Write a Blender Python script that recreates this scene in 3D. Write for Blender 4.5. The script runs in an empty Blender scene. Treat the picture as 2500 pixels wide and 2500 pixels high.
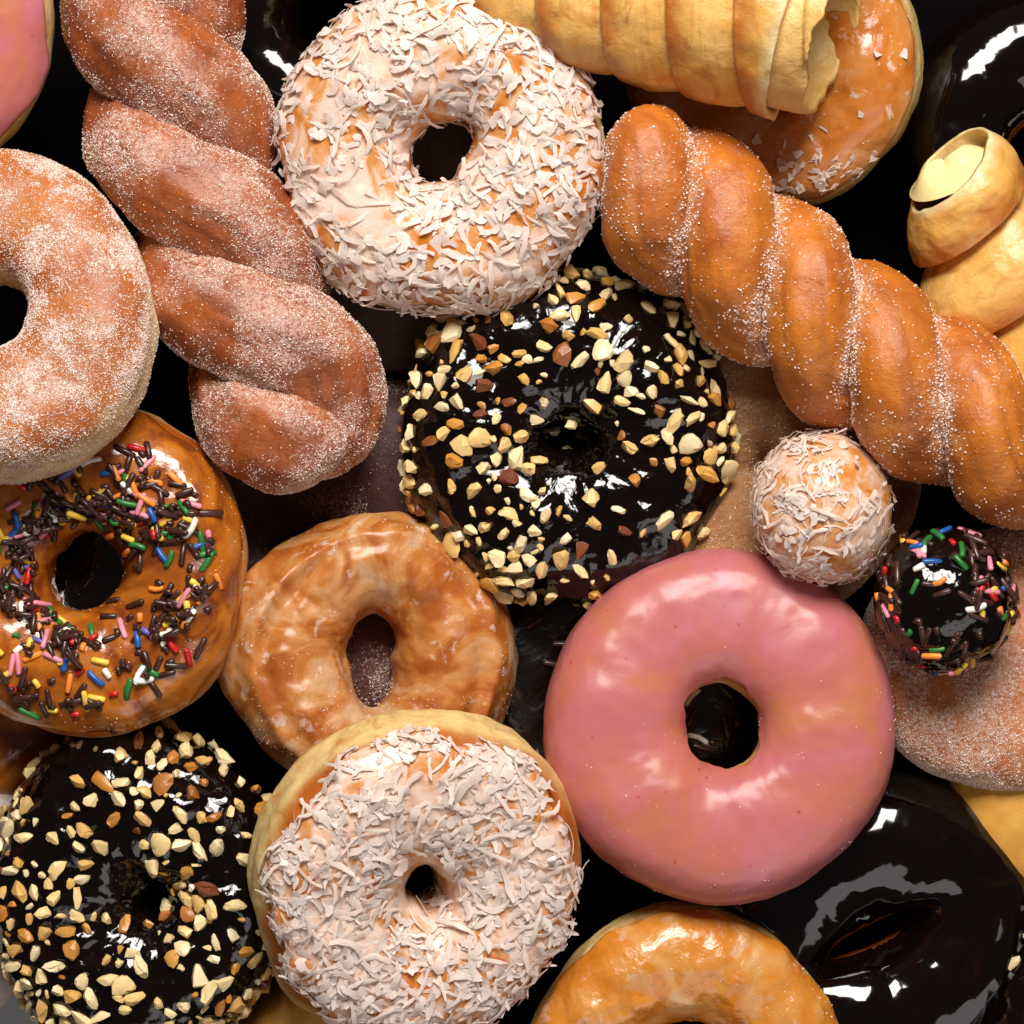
import bpy, bmesh, math, random
import numpy as np
from mathutils import Vector, Matrix, Euler
from mathutils.bvhtree import BVHTree

# ------------------------------------------------------------------ camera, light, exposure
scene = bpy.context.scene
col = scene.collection
PX = 0.00011            # metres per photo pixel in the plane z = ZREF
CAMZ, ZREF = 0.95, 0.055

cam_d = bpy.data.cameras.new('camera')
cam = bpy.data.objects.new('camera', cam_d)
col.objects.link(cam)
cam.location = (0, 0, CAMZ)
cam_d.sensor_width = 36.0
cam_d.lens = 18.0 * (CAMZ - ZREF) / (1250 * PX)
cam_d.clip_start = 0.02
cam_d.clip_end = 20
scene.camera = cam

world = bpy.data.worlds.new('World')
scene.world = world
world.use_nodes = True
bg = world.node_tree.nodes['Background']
bg.inputs[0].default_value = (0.95, 0.78, 0.72, 1)
bg.inputs[1].default_value = 0.06


def area(name, loc, target, sx, sy, power, color):
    d = bpy.data.lights.new(name, 'AREA')
    d.shape = 'RECTANGLE'
    d.size, d.size_y = sx, sy
    d.energy = power
    d.color = color
    o = bpy.data.objects.new(name, d)
    o.location = loc
    o.rotation_euler = (Vector(target) - Vector(loc)).to_track_quat('-Z', 'Y').to_euler()
    col.objects.link(o)
    return o


area('key_softbox', (0.05, 0.74, 0.98), (0, 0, 0.04), 0.60, 0.46, 23.5, (1.0, 0.955, 0.90))
area('fill_card', (0.40, -0.80, 0.85), (0, 0, 0.04), 1.00, 0.60, 3.3, (1.0, 0.93, 0.92))

scene.render.engine = 'CYCLES'
scene.cycles.use_denoising = True
scene.cycles.max_bounces = 6
scene.cycles.caustics_reflective = False
scene.cycles.caustics_refractive = False
vs = scene.view_settings
vs.view_transform = 'Standard'
vs.look = 'None'
vs.gamma = 1
vs.exposure = 0.0
vs.use_curve_mapping = False

rng = np.random.default_rng(7)
random.seed(7)
PI = math.pi


def P(px, py, z):
    k = PX * (CAMZ - z) / (CAMZ - ZREF)
    return Vector(((px - 1250) * k, (1250 - py) * k, z))


def S(z):
    return PX * (CAMZ - z) / (CAMZ - ZREF)


# ------------------------------------------------------------------ numeric noise
def _hash(ix, iy, iz, seed):
    h = (ix.astype(np.uint32) * np.uint32(374761393) + iy.astype(np.uint32) * np.uint32(668265263)
         + iz.astype(np.uint32) * np.uint32(2246822519) + np.uint32((seed * 3266489917) & 0xffffffff))
    h ^= h >> np.uint32(15)
    h *= np.uint32(2246822519)
    h ^= h >> np.uint32(13)
    h *= np.uint32(3266489917)
    h ^= h >> np.uint32(16)
    return h.astype(np.float64) / 2147483648.0 - 1.0


def vnoise(p, seed=0):
    i = np.floor(p).astype(np.int64)
    f = p - i
    u = f * f * f * (f * (f * 6 - 15) + 10)
    r = 0
    for dx in (0, 1):
        wx = u[:, 0] if dx else 1 - u[:, 0]
        for dy in (0, 1):
            wy = u[:, 1] if dy else 1 - u[:, 1]
            for dz in (0, 1):
                wz = u[:, 2] if dz else 1 - u[:, 2]
                r = r + wx * wy * wz * _hash(i[:, 0] + dx + 1000, i[:, 1] + dy + 1000, i[:, 2] + dz + 1000, seed)
    return r


def fbm(p, freq, octv=3, seed=0, gain=0.5):
    p = np.asarray(p).reshape(-1, 3)
    r, a, tot = 0, 1.0, 0
    for k in range(octv):
        r = r + a * vnoise(p * freq + 17.3 * k, seed + 31 * k)
        tot += a
        a *= gain
        freq *= 2.03
    return r / tot


def sstep(a, b, x):
    t = np.clip((x - a) / (b - a), 0, 1)
    return t * t * (3 - 2 * t)


def spow(x, e):
    return np.sign(x) * np.abs(x) ** e


# ------------------------------------------------------------------ mesh helpers
def mk_mesh(name, verts, faces, mat=None, smooth=True, attrs=None):
    """faces: (M,3) or (M,4) int array"""
    me = bpy.data.meshes.new(name)
    verts = np.ascontiguousarray(verts, dtype=np.float32).reshape(-1, 3)
    faces = np.ascontiguousarray(faces, dtype=np.int32)
    m, k = faces.shape
    me.vertices.add(len(verts))
    me.vertices.foreach_set('co', verts.ravel())
    me.loops.add(m * k)
    me.loops.foreach_set('vertex_index', faces.ravel())
    me.polygons.add(m)
    me.polygons.foreach_set('loop_start', np.arange(0, m * k, k, dtype=np.int32))
    me.polygons.foreach_set('loop_total', np.full(m, k, dtype=np.int32))
    me.polygons.foreach_set('use_smooth', np.full(m, smooth, dtype=bool))
    if attrs:
        for an, av in attrs.items():
            a = me.attributes.new(an, 'FLOAT', 'POINT')
            a.data.foreach_set('value', np.ascontiguousarray(av, dtype=np.float32).ravel())
    me.update(calc_edges=True)
    if mat:
        me.materials.append(mat)
    return me


def grid_faces(nu, nv, wrap_u=True, wrap_v=True):
    iu = np.arange(nu if wrap_u else nu - 1)
    iv = np.arange(nv if wrap_v else nv - 1)
    a, b = np.meshgrid(iu, iv, indexing='ij')
    a2, b2 = (a + 1) % nu, (b + 1) % nv
    return np.stack([a * nv + b, a2 * nv + b, a2 * nv + b2, a * nv + b2], -1).reshape(-1, 4)


def vert_normals(v, f):
    n = np.zeros_like(v)
    fn = np.cross(v[f[:, 2]] - v[f[:, 0]], v[f[:, 3]] - v[f[:, 1]])
    for k in range(4):
        np.add.at(n, f[:, k], fn)
    return n / np.maximum(np.linalg.norm(n, axis=1, keepdims=True), 1e-12)


def sample(v, f, n, weight=None):
    """random points on a quad mesh -> pos, normal, vertex-weight index"""
    fn = np.cross(v[f[:, 2]] - v[f[:, 0]], v[f[:, 3]] - v[f[:, 1]])
    ar = np.linalg.norm(fn, axis=1)
    w = ar.copy()
    if weight is not None:
        w = w * weight[f].mean(1)
    w = w / w.sum()
    idx = rng.choice(len(f), n, p=w)
    a, b = rng.random((n, 1)), rng.random((n, 1))
    q = v[f[idx]]
    p = (q[:, 0] * (1 - a) + q[:, 1] * a) * (1 - b) + (q[:, 3] * (1 - a) + q[:, 2] * a) * b
    nn = vert_normals_cache(v, f)[f[idx]].mean(1)
    nn /= np.maximum(np.linalg.norm(nn, axis=1, keepdims=True), 1e-12)
    return p, nn


_vnc = {}


def vert_normals_cache(v, f):
    k = id(v)
    if k not in _vnc:
        _vnc[k] = (vert_normals(v, f), v)
    return _vnc[k][0]


# ------------------------------------------------------------------ materials
class NT:
    def __init__(self, name):
        self.m = bpy.data.materials.new(name)
        self.m.use_nodes = True
        self.t = self.m.node_tree
        self.b = self.t.nodes['Principled BSDF']
        self.co = self.t.nodes.new('ShaderNodeTexCoord').outputs['Object']

    def n(self, typ, **kw):
        nd = self.t.nodes.new(typ)
        for k, v in kw.items():
            setattr(nd, k, v)
        return nd

    def l(self, a, b):
        self.t.links.new(a, b)

    def noise(self, scale, detail=4, rough=0.55, dist=0.0, vec=None):
        nd = self.n('ShaderNodeTexNoise')
        nd.inputs['Scale'].default_value = scale
        nd.inputs['Detail'].default_value = detail
        nd.inputs['Roughness'].default_value = rough
        nd.inputs['Distortion'].default_value = dist
        self.l(vec or self.co, nd.inputs['Vector'])
        return nd.outputs['Fac']

    def ramp(self, fac, stops):
        nd = self.n('ShaderNodeValToRGB')
        cr = nd.color_ramp
        while len(cr.elements) < len(stops):
            cr.elements.new(0.5)
        for e, (p, c) in zip(cr.elements, stops):
            e.position = p
            e.color = (*c, 1) if len(c) == 3 else c
        self.l(fac, nd.inputs[0])
        return nd.outputs[0]

    def val(self, fac, lo, hi, a=0.0, b=1.0):
        nd = self.n('ShaderNodeMapRange')
        nd.inputs[1].default_value, nd.inputs[2].default_value = lo, hi
        nd.inputs[3].default_value, nd.inputs[4].default_value = a, b
        self.l(fac, nd.inputs[0])
        return nd.outputs[0]

    def mix(self, fac, a, b, mode='MIX'):
        nd = self.n('ShaderNodeMix', data_type='RGBA', blend_type=mode)
        for s, x in ((nd.inputs[0], fac), (nd.inputs[6], a), (nd.inputs[7], b)):
            if isinstance(x, (int, float)):
                s.default_value = x
            elif isinstance(x, tuple):
                s.default_value = (*x, 1)
            else:
                self.l(x, s)
        return nd.outputs[2]

    def math(self, op, a, b):
        nd = self.n('ShaderNodeMath', operation=op)
        for s, x in zip(nd.inputs, (a, b)):
            if isinstance(x, (int, float)):
                s.default_value = x
            else:
                self.l(x, s)
        return nd.outputs[0]

    def attr(self, name):
        nd = self.n('ShaderNodeAttribute', attribute_name=name)
        return nd.outputs['Fac']

    def bump(self, h, dist, strength=1.0, prev=None):
        nd = self.n('ShaderNodeBump')
        nd.inputs['Strength'].default_value = strength
        nd.inputs['Distance'].default_value = dist
        self.l(h, nd.inputs['Height'])
        if prev:
            self.l(prev, nd.inputs['Normal'])
        return nd.outputs[0]

    def set(self, **kw):
        for k, v in kw.items():
            s = self.b.inputs[k.replace('_', ' ')]
            if hasattr(v, 'is_linked'):
                self.l(v, s)
            else:
                s.default_value = (*v, 1) if isinstance(v, tuple) and len(v) == 3 and s.type == 'RGBA' else v
        return self


def sss(t, w, scale, rad=(1.0, 0.45, 0.2)):
    t.set(Subsurface_Weight=w, Subsurface_Scale=scale)
    t.b.inputs['Subsurface Radius'].default_value = rad


def mat_dough(name, light, dark, rim, dust=None, rough=0.45, bump=1.0, coat=0.0, blot=None):
    t = NT(name)
    c = t.ramp(t.noise(45, 5, 0.6, 0.6), [(0.34, dark), (0.62, light)])
    fine = t.noise(420, 4, 0.7)
    c = t.mix(t.val(fine, 0.3, 0.7, 0.0, 0.32), c, dark)
    if blot:
        c = t.mix(t.val(t.noise(95, 3, 0.5, 1.2), 0.60, 0.74, 0.0, 0.85), c, blot)
    if blot:
        c = t.mix(t.math('MULTIPLY', t.attr('bake'), t.val(t.noise(70, 4, 0.6, 0.5), 0.28, 0.55)), c, blot)
    c = t.mix(t.math('MULTIPLY', t.attr('streak'), 0.55), c, tuple(x * 0.62 for x in dark))
    rf = t.math('MULTIPLY', t.attr('rim'), t.val(t.noise(160, 4), 0.25, 0.6, 0.55, 1.0))
    rimc = t.ramp(t.noise(110, 5, 0.65, 1.2), [(0.30, (rim[0] * 0.66, rim[1] * 0.45, rim[2] * 0.25)), (0.46, tuple(x * 0.85 for x in rim)), (0.62, rim)])
    c = t.mix(rf, c, rimc)
    if dust:
        d = t.math('MULTIPLY', t.attr('sugar'), t.val(t.noise(900, 3, 0.6), 0.35, 0.62))
        c = t.mix(t.math('MULTIPLY', d, 0.6), c, dust)
    b = t.bump(t.noise(240, 5, 0.6), 0.0009 * bump, 0.5)
    b = t.bump(t.noise(1300, 3, 0.6), 0.00025 * bump, 0.5, b)
    t.set(Base_Color=c, Roughness=rough, Normal=b, Coat_Weight=coat, Coat_Roughness=0.2)
    sss(t, 0.18, 0.004)
    return t.m


def mat_glaze(name, stops, scale=60, rough=0.16, coat=0.6, dist=1.5, bump=0.5, specks=None, flakes=0.0, dots=0.0):
    t = NT(name)
    n1 = t.noise(scale, 5, 0.58, dist)
    c = t.ramp(n1, stops)
    if specks:
        sp = t.n('ShaderNodeTexVoronoi')
        sp.inputs['Scale'].default_value = 190
        t.l(t.co, sp.inputs['Vector'])
        m = t.val(sp.outputs['Distance'], 0.07, 0.13, 1.0, 0.0)
        m = t.math('MULTIPLY', m, t.val(t.noise(75, 2), 0.44, 0.56))
        c = t.mix(t.math('MULTIPLY', m, 0.55), c, specks)
    if flakes:
        fl = t.val(t.noise(150, 6, 0.65, 0.4), 0.60, 0.66, 0.0, flakes)
        c = t.mix(fl, c, (0.78, 0.66, 0.60))
        t.set(Roughness=t.math('ADD', t.math('MULTIPLY', fl, 0.3), rough))
    else:
        t.set(Roughness=rough)
    b = t.bump(t.noise(110, 3, 0.5, 0.5), 0.0011 * bump, 0.6)
    b = t.bump(t.noise(520, 3, 0.6), 0.0003 * bump, 0.5, b)
    t.set(Base_Color=c, Normal=b, Coat_Weight=coat, Coat_Roughness=0.07)
    sss(t, 0.2, 0.003, (1.0, 0.6, 0.4))
    return t.m


def mat_choc(name, bump=1.0, rough=0.10):
    t = NT(name)
    c = t.ramp(t.noise(70, 4, 0.6, 1.0), [(0.35, (0.0020, 0.0009, 0.0007)), (0.62, (0.0040, 0.0016, 0.0012)), (0.78, (0.020, 0.003, 0.0025))])
    b = t.bump(t.noise(95, 3, 0.55, 0.4), 0.0016 * bump, 0.7)
    b = t.bump(t.noise(380, 2, 0.5), 0.0003 * bump, 0.4, b)
    t.set(Base_Color=c, Roughness=rough, Normal=b, Coat_Weight=0.35, Coat_Roughness=0.03)
    t.b.inputs['IOR'].default_value = 1.47
    return t.m


def mat_plain(name, c, rough=0.4, jitter=0.0, ss=0.0):
    t = NT(name)
    if jitter:
        oi = t.n('ShaderNodeObjectInfo')
        hsv = t.n('ShaderNodeHueSaturation')
        hsv.inputs['Color'].default_value = (*c, 1)
        t.l(t.val(oi.outputs['Random'], 0, 1, 1 - jitter, 1 + jitter), hsv.inputs['Value'])
        t.set(Base_Color=hsv.outputs[0])
    else:
        t.set(Base_Color=c)
    nz = t.noise(1500, 2)
    t.set(Roughness=rough, Normal=t.bump(nz, 0.00008, 0.5))
    if ss:
        sss(t, ss, 0.0015, (1, 0.8, 0.6))
    return t.m


PALE = (0.86, 0.65, 0.27)
M = {}
M['ring'] = mat_dough('fried_dough_golden', (0.52, 0.145, 0.010), (0.31, 0.058, 0.004), PALE, bump=0.9)
M['ring_sugar'] = mat_dough('fried_dough_sugared', (0.53, 0.165, 0.020), (0.33, 0.070, 0.008), (0.88, 0.72, 0.40), dust=(0.74, 0.50, 0.36))
M['twist_dark'] = mat_dough('fried_dough_cinnamon', (0.40, 0.095, 0.010), (0.20, 0.034, 0.004), (0.70, 0.40, 0.09), dust=(0.62, 0.38, 0.30), bump=1.3)
M['choc_dough'] = mat_dough('dark_cocoa_dough', (0.085, 0.022, 0.014), (0.03, 0.008, 0.006), (0.06, 0.02, 0.012), dust=(0.30, 0.19, 0.18), rough=0.6)  # cocoa dough, colour darkened further for the shadow it lies in
M['braid'] = mat_dough('fried_dough_amber', (0.60, 0.185, 0.008), (0.37, 0.080, 0.003), PALE, dust=(0.74, 0.48, 0.30), rough=0.46, bump=1.2, coat=0.0)
M['horn'] = mat_dough('baked_pastry', (0.82, 0.52, 0.16), (0.66, 0.29, 0.045), (0.86, 0.68, 0.36), rough=0.38, bump=0.9, coat=0.12, blot=(0.44, 0.115, 0.012))
M['bun'] = mat_dough('pale_baked_dough', (0.70, 0.38, 0.07), (0.52, 0.20, 0.025), PALE, rough=0.42, bump=0.5)
M['crumb'] = mat_dough('cinnamon_crumb', (0.42, 0.20, 0.075), (0.26, 0.10, 0.03), (0.45, 0.24, 0.09), dust=(0.52, 0.33, 0.18), rough=0.8, bump=2.5)
M['powder'] = mat_dough('powdered_sugar_coat', (0.22, 0.18, 0.16), (0.11, 0.07, 0.055), (0.12, 0.08, 0.06), rough=0.85, bump=1.2, blot=(0.12, 0.04, 0.022))  # powdered sugar with the shade of the gap put into its grey
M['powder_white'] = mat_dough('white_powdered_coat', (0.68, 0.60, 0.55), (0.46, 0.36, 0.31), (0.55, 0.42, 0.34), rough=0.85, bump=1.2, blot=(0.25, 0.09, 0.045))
M['inner_pastry'] = mat_dough('flaky_pastry_edge', (0.80, 0.56, 0.22), (0.64, 0.36, 0.09), (0.84, 0.66, 0.34), rough=0.4, bump=1.4)
M['glaze_sprinkle'] = mat_glaze('caramel_glaze', [(0.36, (0.17, 0.038, 0.006)), (0.47, (0.33, 0.085, 0.008)), (0.58, (0.48, 0.150, 0.012)), (0.70, (0.40, 0.17, 0.06))], 48, 0.2, 0.4, 1.5, 0.8)
M['glaze_old'] = mat_glaze('milky_sugar_glaze', [(0.36, (0.36, 0.095, 0.013)), (0.45, (0.47, 0.165, 0.032)), (0.54, (0.54, 0.25, 0.085)), (0.63, (0.57, 0.34, 0.18)), (0.8, (0.62, 0.43, 0.29))], 42, 0.36, 0.06, 2.2, 0.7, flakes=0.45)
M['glaze_top'] = mat_glaze('clear_sugar_glaze', [(0.34, (0.48, 0.135, 0.011)), (0.50, (0.55, 0.20, 0.036)), (0.62, (0.58, 0.27, 0.10)), (0.76, (0.62, 0.36, 0.22))], 48, 0.26, 0.25, 1.2, 1.0, flakes=0.55)
M['glaze_low'] = mat_glaze('amber_sugar_glaze', [(0.34, (0.52, 0.15, 0.007)), (0.48, (0.59, 0.22, 0.028)), (0.60, (0.62, 0.30, 0.085)), (0.76, (0.66, 0.40, 0.20))], 45, 0.26, 0.25, 1.4, 1.5, flakes=0.25)
M['glaze_coco'] = mat_glaze('sticky_coconut_glaze', [(0.34, (0.54, 0.155, 0.012)), (0.44, (0.62, 0.28, 0.09)), (0.54, (0.74, 0.52, 0.40)), (0.7, (0.80, 0.64, 0.54))], 75, 0.24, 0.35, 1.0, 1.0)
M['pink'] = mat_glaze('pink_strawberry_glaze', [(0.28, (0.47, 0.165, 0.070)), (0.40, (0.48, 0.145, 0.105)), (0.52, (0.48, 0.140, 0.135)), (0.64, (0.49, 0.152, 0.170)), (0.8, (0.51, 0.18, 0.23))], 36, 0.30, 0.0, 1.2, 0.16, specks=(0.34, 0.02, 0.02))
M['pink'].node_tree.nodes['Principled BSDF'].inputs['Specular IOR Level'].default_value = 0.32
M['choc'] = mat_choc('wet_chocolate_glaze', 1.0, 0.10)
M['choc_smooth'] = mat_choc('smooth_chocolate_glaze', 0.04, 0.08)
M['choc_dull'] = mat_choc('dull_chocolate_glaze', 1.0, 0.25)


def mat_grain():
    t = NT('sugar_crystal')
    g = t.n('ShaderNodeNewGeometry')
    c = t.ramp(g.outputs['Random Per Island'], [(0.0, (0.90, 0.82, 0.78)), (0.45, (0.82, 0.68, 0.61)), (0.75, (0.66, 0.45, 0.33)), (1.0, (0.46, 0.22, 0.10))])
    t.set(Base_Color=c, Roughness=0.22)
    return t.m


M['grain'] = mat_grain()


def mat_coco():
    t = NT('shredded_coconut')
    c = t.ramp(t.noise(260, 3), [(0.3, (0.93, 0.82, 0.75)), (0.65, (0.97, 0.92, 0.88))])
    b = t.bump(t.noise(900, 3, 0.6), 0.00018, 0.6)
    t.set(Base_Color=c, Roughness=0.34, Normal=b)
    tr = t.n('ShaderNodeBsdfTranslucent')
    tr.inputs[0].default_value = (0.98, 0.87, 0.80, 1)
    mx = t.n('ShaderNodeMixShader')
    mx.inputs[0].default_value = 0.5
    t.l(t.b.outputs[0], mx.inputs[1])
    t.l(tr.outputs[0], mx.inputs[2])
    t.l(mx.outputs[0], t.t.nodes['Material Output'].inputs[0])
    return t.m


M['coco'] = mat_coco()


def mat_nut():
    t = NT('chopped_nut')
    oi = t.n('ShaderNodeObjectInfo')
    c = t.ramp(oi.outputs['Random'], [(0.0, (0.82, 0.68, 0.42)), (0.35, (0.81, 0.62, 0.31)), (0.64, (0.76, 0.52, 0.20)), (0.82, (0.66, 0.36, 0.08)), (0.92, (0.52, 0.20, 0.03)), (0.96, (0.20, 0.055, 0.016)), (1.0, (0.15, 0.035, 0.012))])
    c = t.mix(t.val(t.noise(230, 3, 0.6, 0.8), 0.56, 0.68, 0.0, 0.75), c, (0.50, 0.20, 0.045))
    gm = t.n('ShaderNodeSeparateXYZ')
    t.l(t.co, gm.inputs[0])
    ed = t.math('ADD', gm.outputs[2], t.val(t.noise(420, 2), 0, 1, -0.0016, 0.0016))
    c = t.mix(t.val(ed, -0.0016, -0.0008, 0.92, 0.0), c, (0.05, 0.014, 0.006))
    t.set(Base_Color=c, Roughness=0.38, Normal=t.bump(t.noise(700, 3), 0.0003, 0.6))
    sss(t, 0.15, 0.002)
    return t.m


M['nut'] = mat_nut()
SPC = {'brown': (0.050, 0.017, 0.012), 'red': (0.52, 0.012, 0.012), 'orange': (0.83, 0.25, 0.035), 'yellow': (0.82, 0.53, 0.06),
       'green': (0.02, 0.17, 0.03), 'white': (0.86, 0.83, 0.74), 'pink': (0.78, 0.25, 0.32), 'blue': (0.01, 0.09, 0.33), 'violet': (0.14, 0.12, 0.42)}
for k, c in SPC.items():
    M['spr_' + k] = mat_plain('sprinkle_' + k, c, 0.30 if k == 'brown' else 0.36, 0.12)
M['cream'] = mat_plain('custard_cream', (0.88, 0.74, 0.34), 0.2, 0, 0.4)
M['tray'] = mat_plain('black_tray', (0.003, 0.0022, 0.0025), 0.6)  # base coloured near black to stand for shade in the gaps
M['tray'].node_tree.nodes['Principled BSDF'].inputs['Specular IOR Level'].default_value = 0.0
M['paper'] = mat_plain('grey_paper', (0.42, 0.44, 0.46), 0.7)
M['flake'] = mat_plain('dry_glaze_flake', (0.78, 0.62, 0.54), 0.25, 0.08, 0.3)

# ------------------------------------------------------------------ registry
THINGS = []
BODY = []          # world-space geometry for visibility tests


class Thing:
    pass


def thing(name, label, cat, loc, R=Matrix.Identity(3), group=None):
    e = bpy.data.objects.new(name, None)
    e.empty_display_size = 0.02
    col.objects.link(e)
    e.location = loc
    e.rotation_euler = R.to_euler()
    e['label'] = label
    e['category'] = cat
    if group:
        e['group'] = group
    t = Thing()
    t.e, t.loc, t.R = e, np.array(loc), np.array(R)
    t.top = None
    THINGS.append(t)
    return t


def part(t, name, verts, faces, mat, attrs=None, body=True, smooth=True, kind=None, parent=None):
    me = mk_mesh(name, verts, faces, mat, smooth, attrs)
    o = bpy.data.objects.new(name, me)
    col.objects.link(o)
    o.parent = parent or t.e
    if kind:
        o['kind'] = kind
    if body:
        BODY.append((verts @ t.R.T + t.loc, faces))
    return o


def structure(name, verts, faces, mat):
    o = bpy.data.objects.new(name, mk_mesh(name, np.array(verts, float), np.array(faces), mat, False))
    col.objects.link(o)
    o['kind'] = 'structure'
    return o


structure('tray_surface', [(-.5, -.5, 0), (.5, -.5, 0), (.5, .5, 0), (-.5, .5, 0)], [(0, 1, 2, 3)], M['tray'])


# ------------------------------------------------------------------ ring doughnuts
def harm(u, seed, amp):
    r = np.random.default_rng(seed)
    o = 0
    for k in range(2, 8):
        o = o + amp / k * 1.6 * r.normal() * np.cos(k * u + r.random() * 6.28)
    return o


class Ring:
    def __init__(s, Ro, Ri, H, n=2.2, seed=0, sx=1.0, sy=1.0, hx=1.0, hy=1.0, off=(0, 0), hamp=0.02, hhamp=0.05,
                 a1=0.0016, a2=0.00035, groove=0.0, ridge=0.0, rimw=0.35, az=0.0, rimamp=1.0):
        s.__dict__.update(locals())

    def ev(s, u, v, amp=1.0):
        cu, su = np.cos(u), np.sin(u)
        ro = s.Ro * (1 + harm(u, s.seed + 1, s.hamp))
        ua = u - s.az
        ri = s.Ri / np.sqrt((np.cos(ua) / s.hx) ** 2 + (np.sin(ua) / s.hy) ** 2) * (1 + harm(u, s.seed + 2, s.hhamp))
        e = 2 / s.n
        q = (spow(np.cos(v), e) + 1) / 2
        rad = ri + (ro - ri) * q
        z = s.H / 2 * spow(np.sin(v), e) * (1 + harm(u, s.seed + 3, 0.03))
        if s.ridge:
            z = z + s.ridge * (np.exp(-((q - 0.80) / 0.05) ** 2) - 0.8 * np.exp(-((q - 0.66) / 0.06) ** 2)) * (np.sin(v) > 0) * (1 + harm(u, s.seed + 21, 0.5))
        if s.groove:
            rad = rad - s.groove * np.exp(-(z / (s.H * 0.10)) ** 2) * (np.cos(v) > 0) * (0.6 + 0.8 * harm(u, s.seed + 9, 0.6))
        pos = np.stack([rad * cu * s.sx + s.off[0] * (1 - q), rad * su * s.sy + s.off[1] * (1 - q), z + s.H / 2], -1)
        d = np.stack([np.cos(v) * cu, np.cos(v) * su, np.sin(v)], -1)
        flat = pos.reshape(-1, 3)
        dd = fbm(flat, 55, 2, s.seed) * s.a1 + amp * fbm(flat, 260, 3, s.seed + 5) * s.a2
        return pos + d * dd.reshape(u.shape)[..., None], d

    def body(s, nu=160, nv=64):
        u = np.linspace(0, 2 * PI, nu, endpoint=False)
        v = np.linspace(0, 2 * PI, nv, endpoint=False)
        U, V = np.meshgrid(u, v, indexing='ij')
        p, d = s.ev(U, V)
        flat = p.reshape(-1, 3)
        zz = (p[..., 2] - s.H / 2) / (s.H / 2)
        wob = fbm(flat, 70, 3, s.seed + 8).reshape(U.shape)
        outer = (np.cos(V) > -0.2)
        rim = (1 - sstep(s.rimw * 0.6, s.rimw * 1.15, np.abs(zz + 0.22 * wob + 0.04))) * outer
        rim = np.maximum(rim, 0.8 * (1 - sstep(0.3, 0.7, np.abs(zz + .1 + 0.2 * wob))) * (np.cos(V) < -0.2))
        return flat, grid_faces(nu, nv), rim.ravel() * s.rimamp

    def shell(s, v0, v1, th, seed=0, nu=200, nv=56, edge=0.25, wav=0.25, rip=0.0005, smooth=0.35):
        u = np.linspace(0, 2 * PI, nu, endpoint=False)
        w = np.linspace(0, 1, nv)
        U, W = np.meshgrid(u, w, indexing='ij')
        e0 = v0 + harm(u, seed + 11, wav) + 0.5 * harm(3 * u, seed + 12, wav)
        e1 = v1 + harm(u, seed + 13, wav) + 0.5 * harm(3 * u, seed + 14, wav)
        V = e0[:, None] + (e1 - e0)[:, None] * W
        p, d = s.ev(U, V, smooth)
        fl = p.reshape(-1, 3)
        prof = np.minimum(sstep(0, edge * 0.3, W), sstep(0, edge * 0.3, 1 - W))
        bead = np.exp(-((W - 0.05) / 0.04) ** 2) + np.exp(-((0.95 - W) / 0.04) ** 2)
        t = -0.0006 + (th + 0.0006) * prof ** 0.6 + 0.0003 * bead + rip * fbm(fl, 150, 3, seed + 4).reshape(U.shape) * prof
        p = p + d * t[..., None]
        return p.reshape(-1, 3), grid_faces(nu, nv, True, False)


def tilt(ax, ay, az=0):
    return Euler((math.radians(ax), math.radians(ay), math.radians(az))).to_matrix()


def doughnut(label, cx, cy, z, Ro, Ri, H, mat, rot=(0, 0), name='ring_doughnut', cat='doughnut', glaze=None, group=None, lo=False,
             dens=None, **kw):
    """Ro, Ri in photo pixels, H in metres; z = height of the centre."""
    k = S(z)
    R = tilt(*rot)
    base = P(cx, cy, z) - R @ Vector((0, 0, H / 2))
    t = thing(name, label, cat, base, R, group)
    off = kw.pop('off', (0, 0))
    r = Ring(Ro * k, Ri * k, H, off=(off[0] * k, -off[1] * k), **kw)
    t.ring = r
    t.v, t.f, rim = r.body(*((96, 40) if lo else (176, 72)))
    at = {'rim': rim}
    if dens is not None:
        t.dens = dens(t)
        at['sugar'] = t.dens
    t.body = part(t, 'dough', t.v, t.f, M[mat], at)
    t.top = t.body
    t.gv, t.gf = t.v, t.f
    if glaze:
        gm, v0, v1, th = glaze[:4]
        opt = glaze[4] if len(glaze) > 4 else {}
        nu, nv = (110, 36) if lo else (220, 64)
        t.gv, t.gf = r.shell(v0, v1, th, kw.get('seed', 0), nu, nv, **opt)
        t.top = part(t, 'glaze', t.gv, t.gf, M[gm])
    return t


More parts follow.
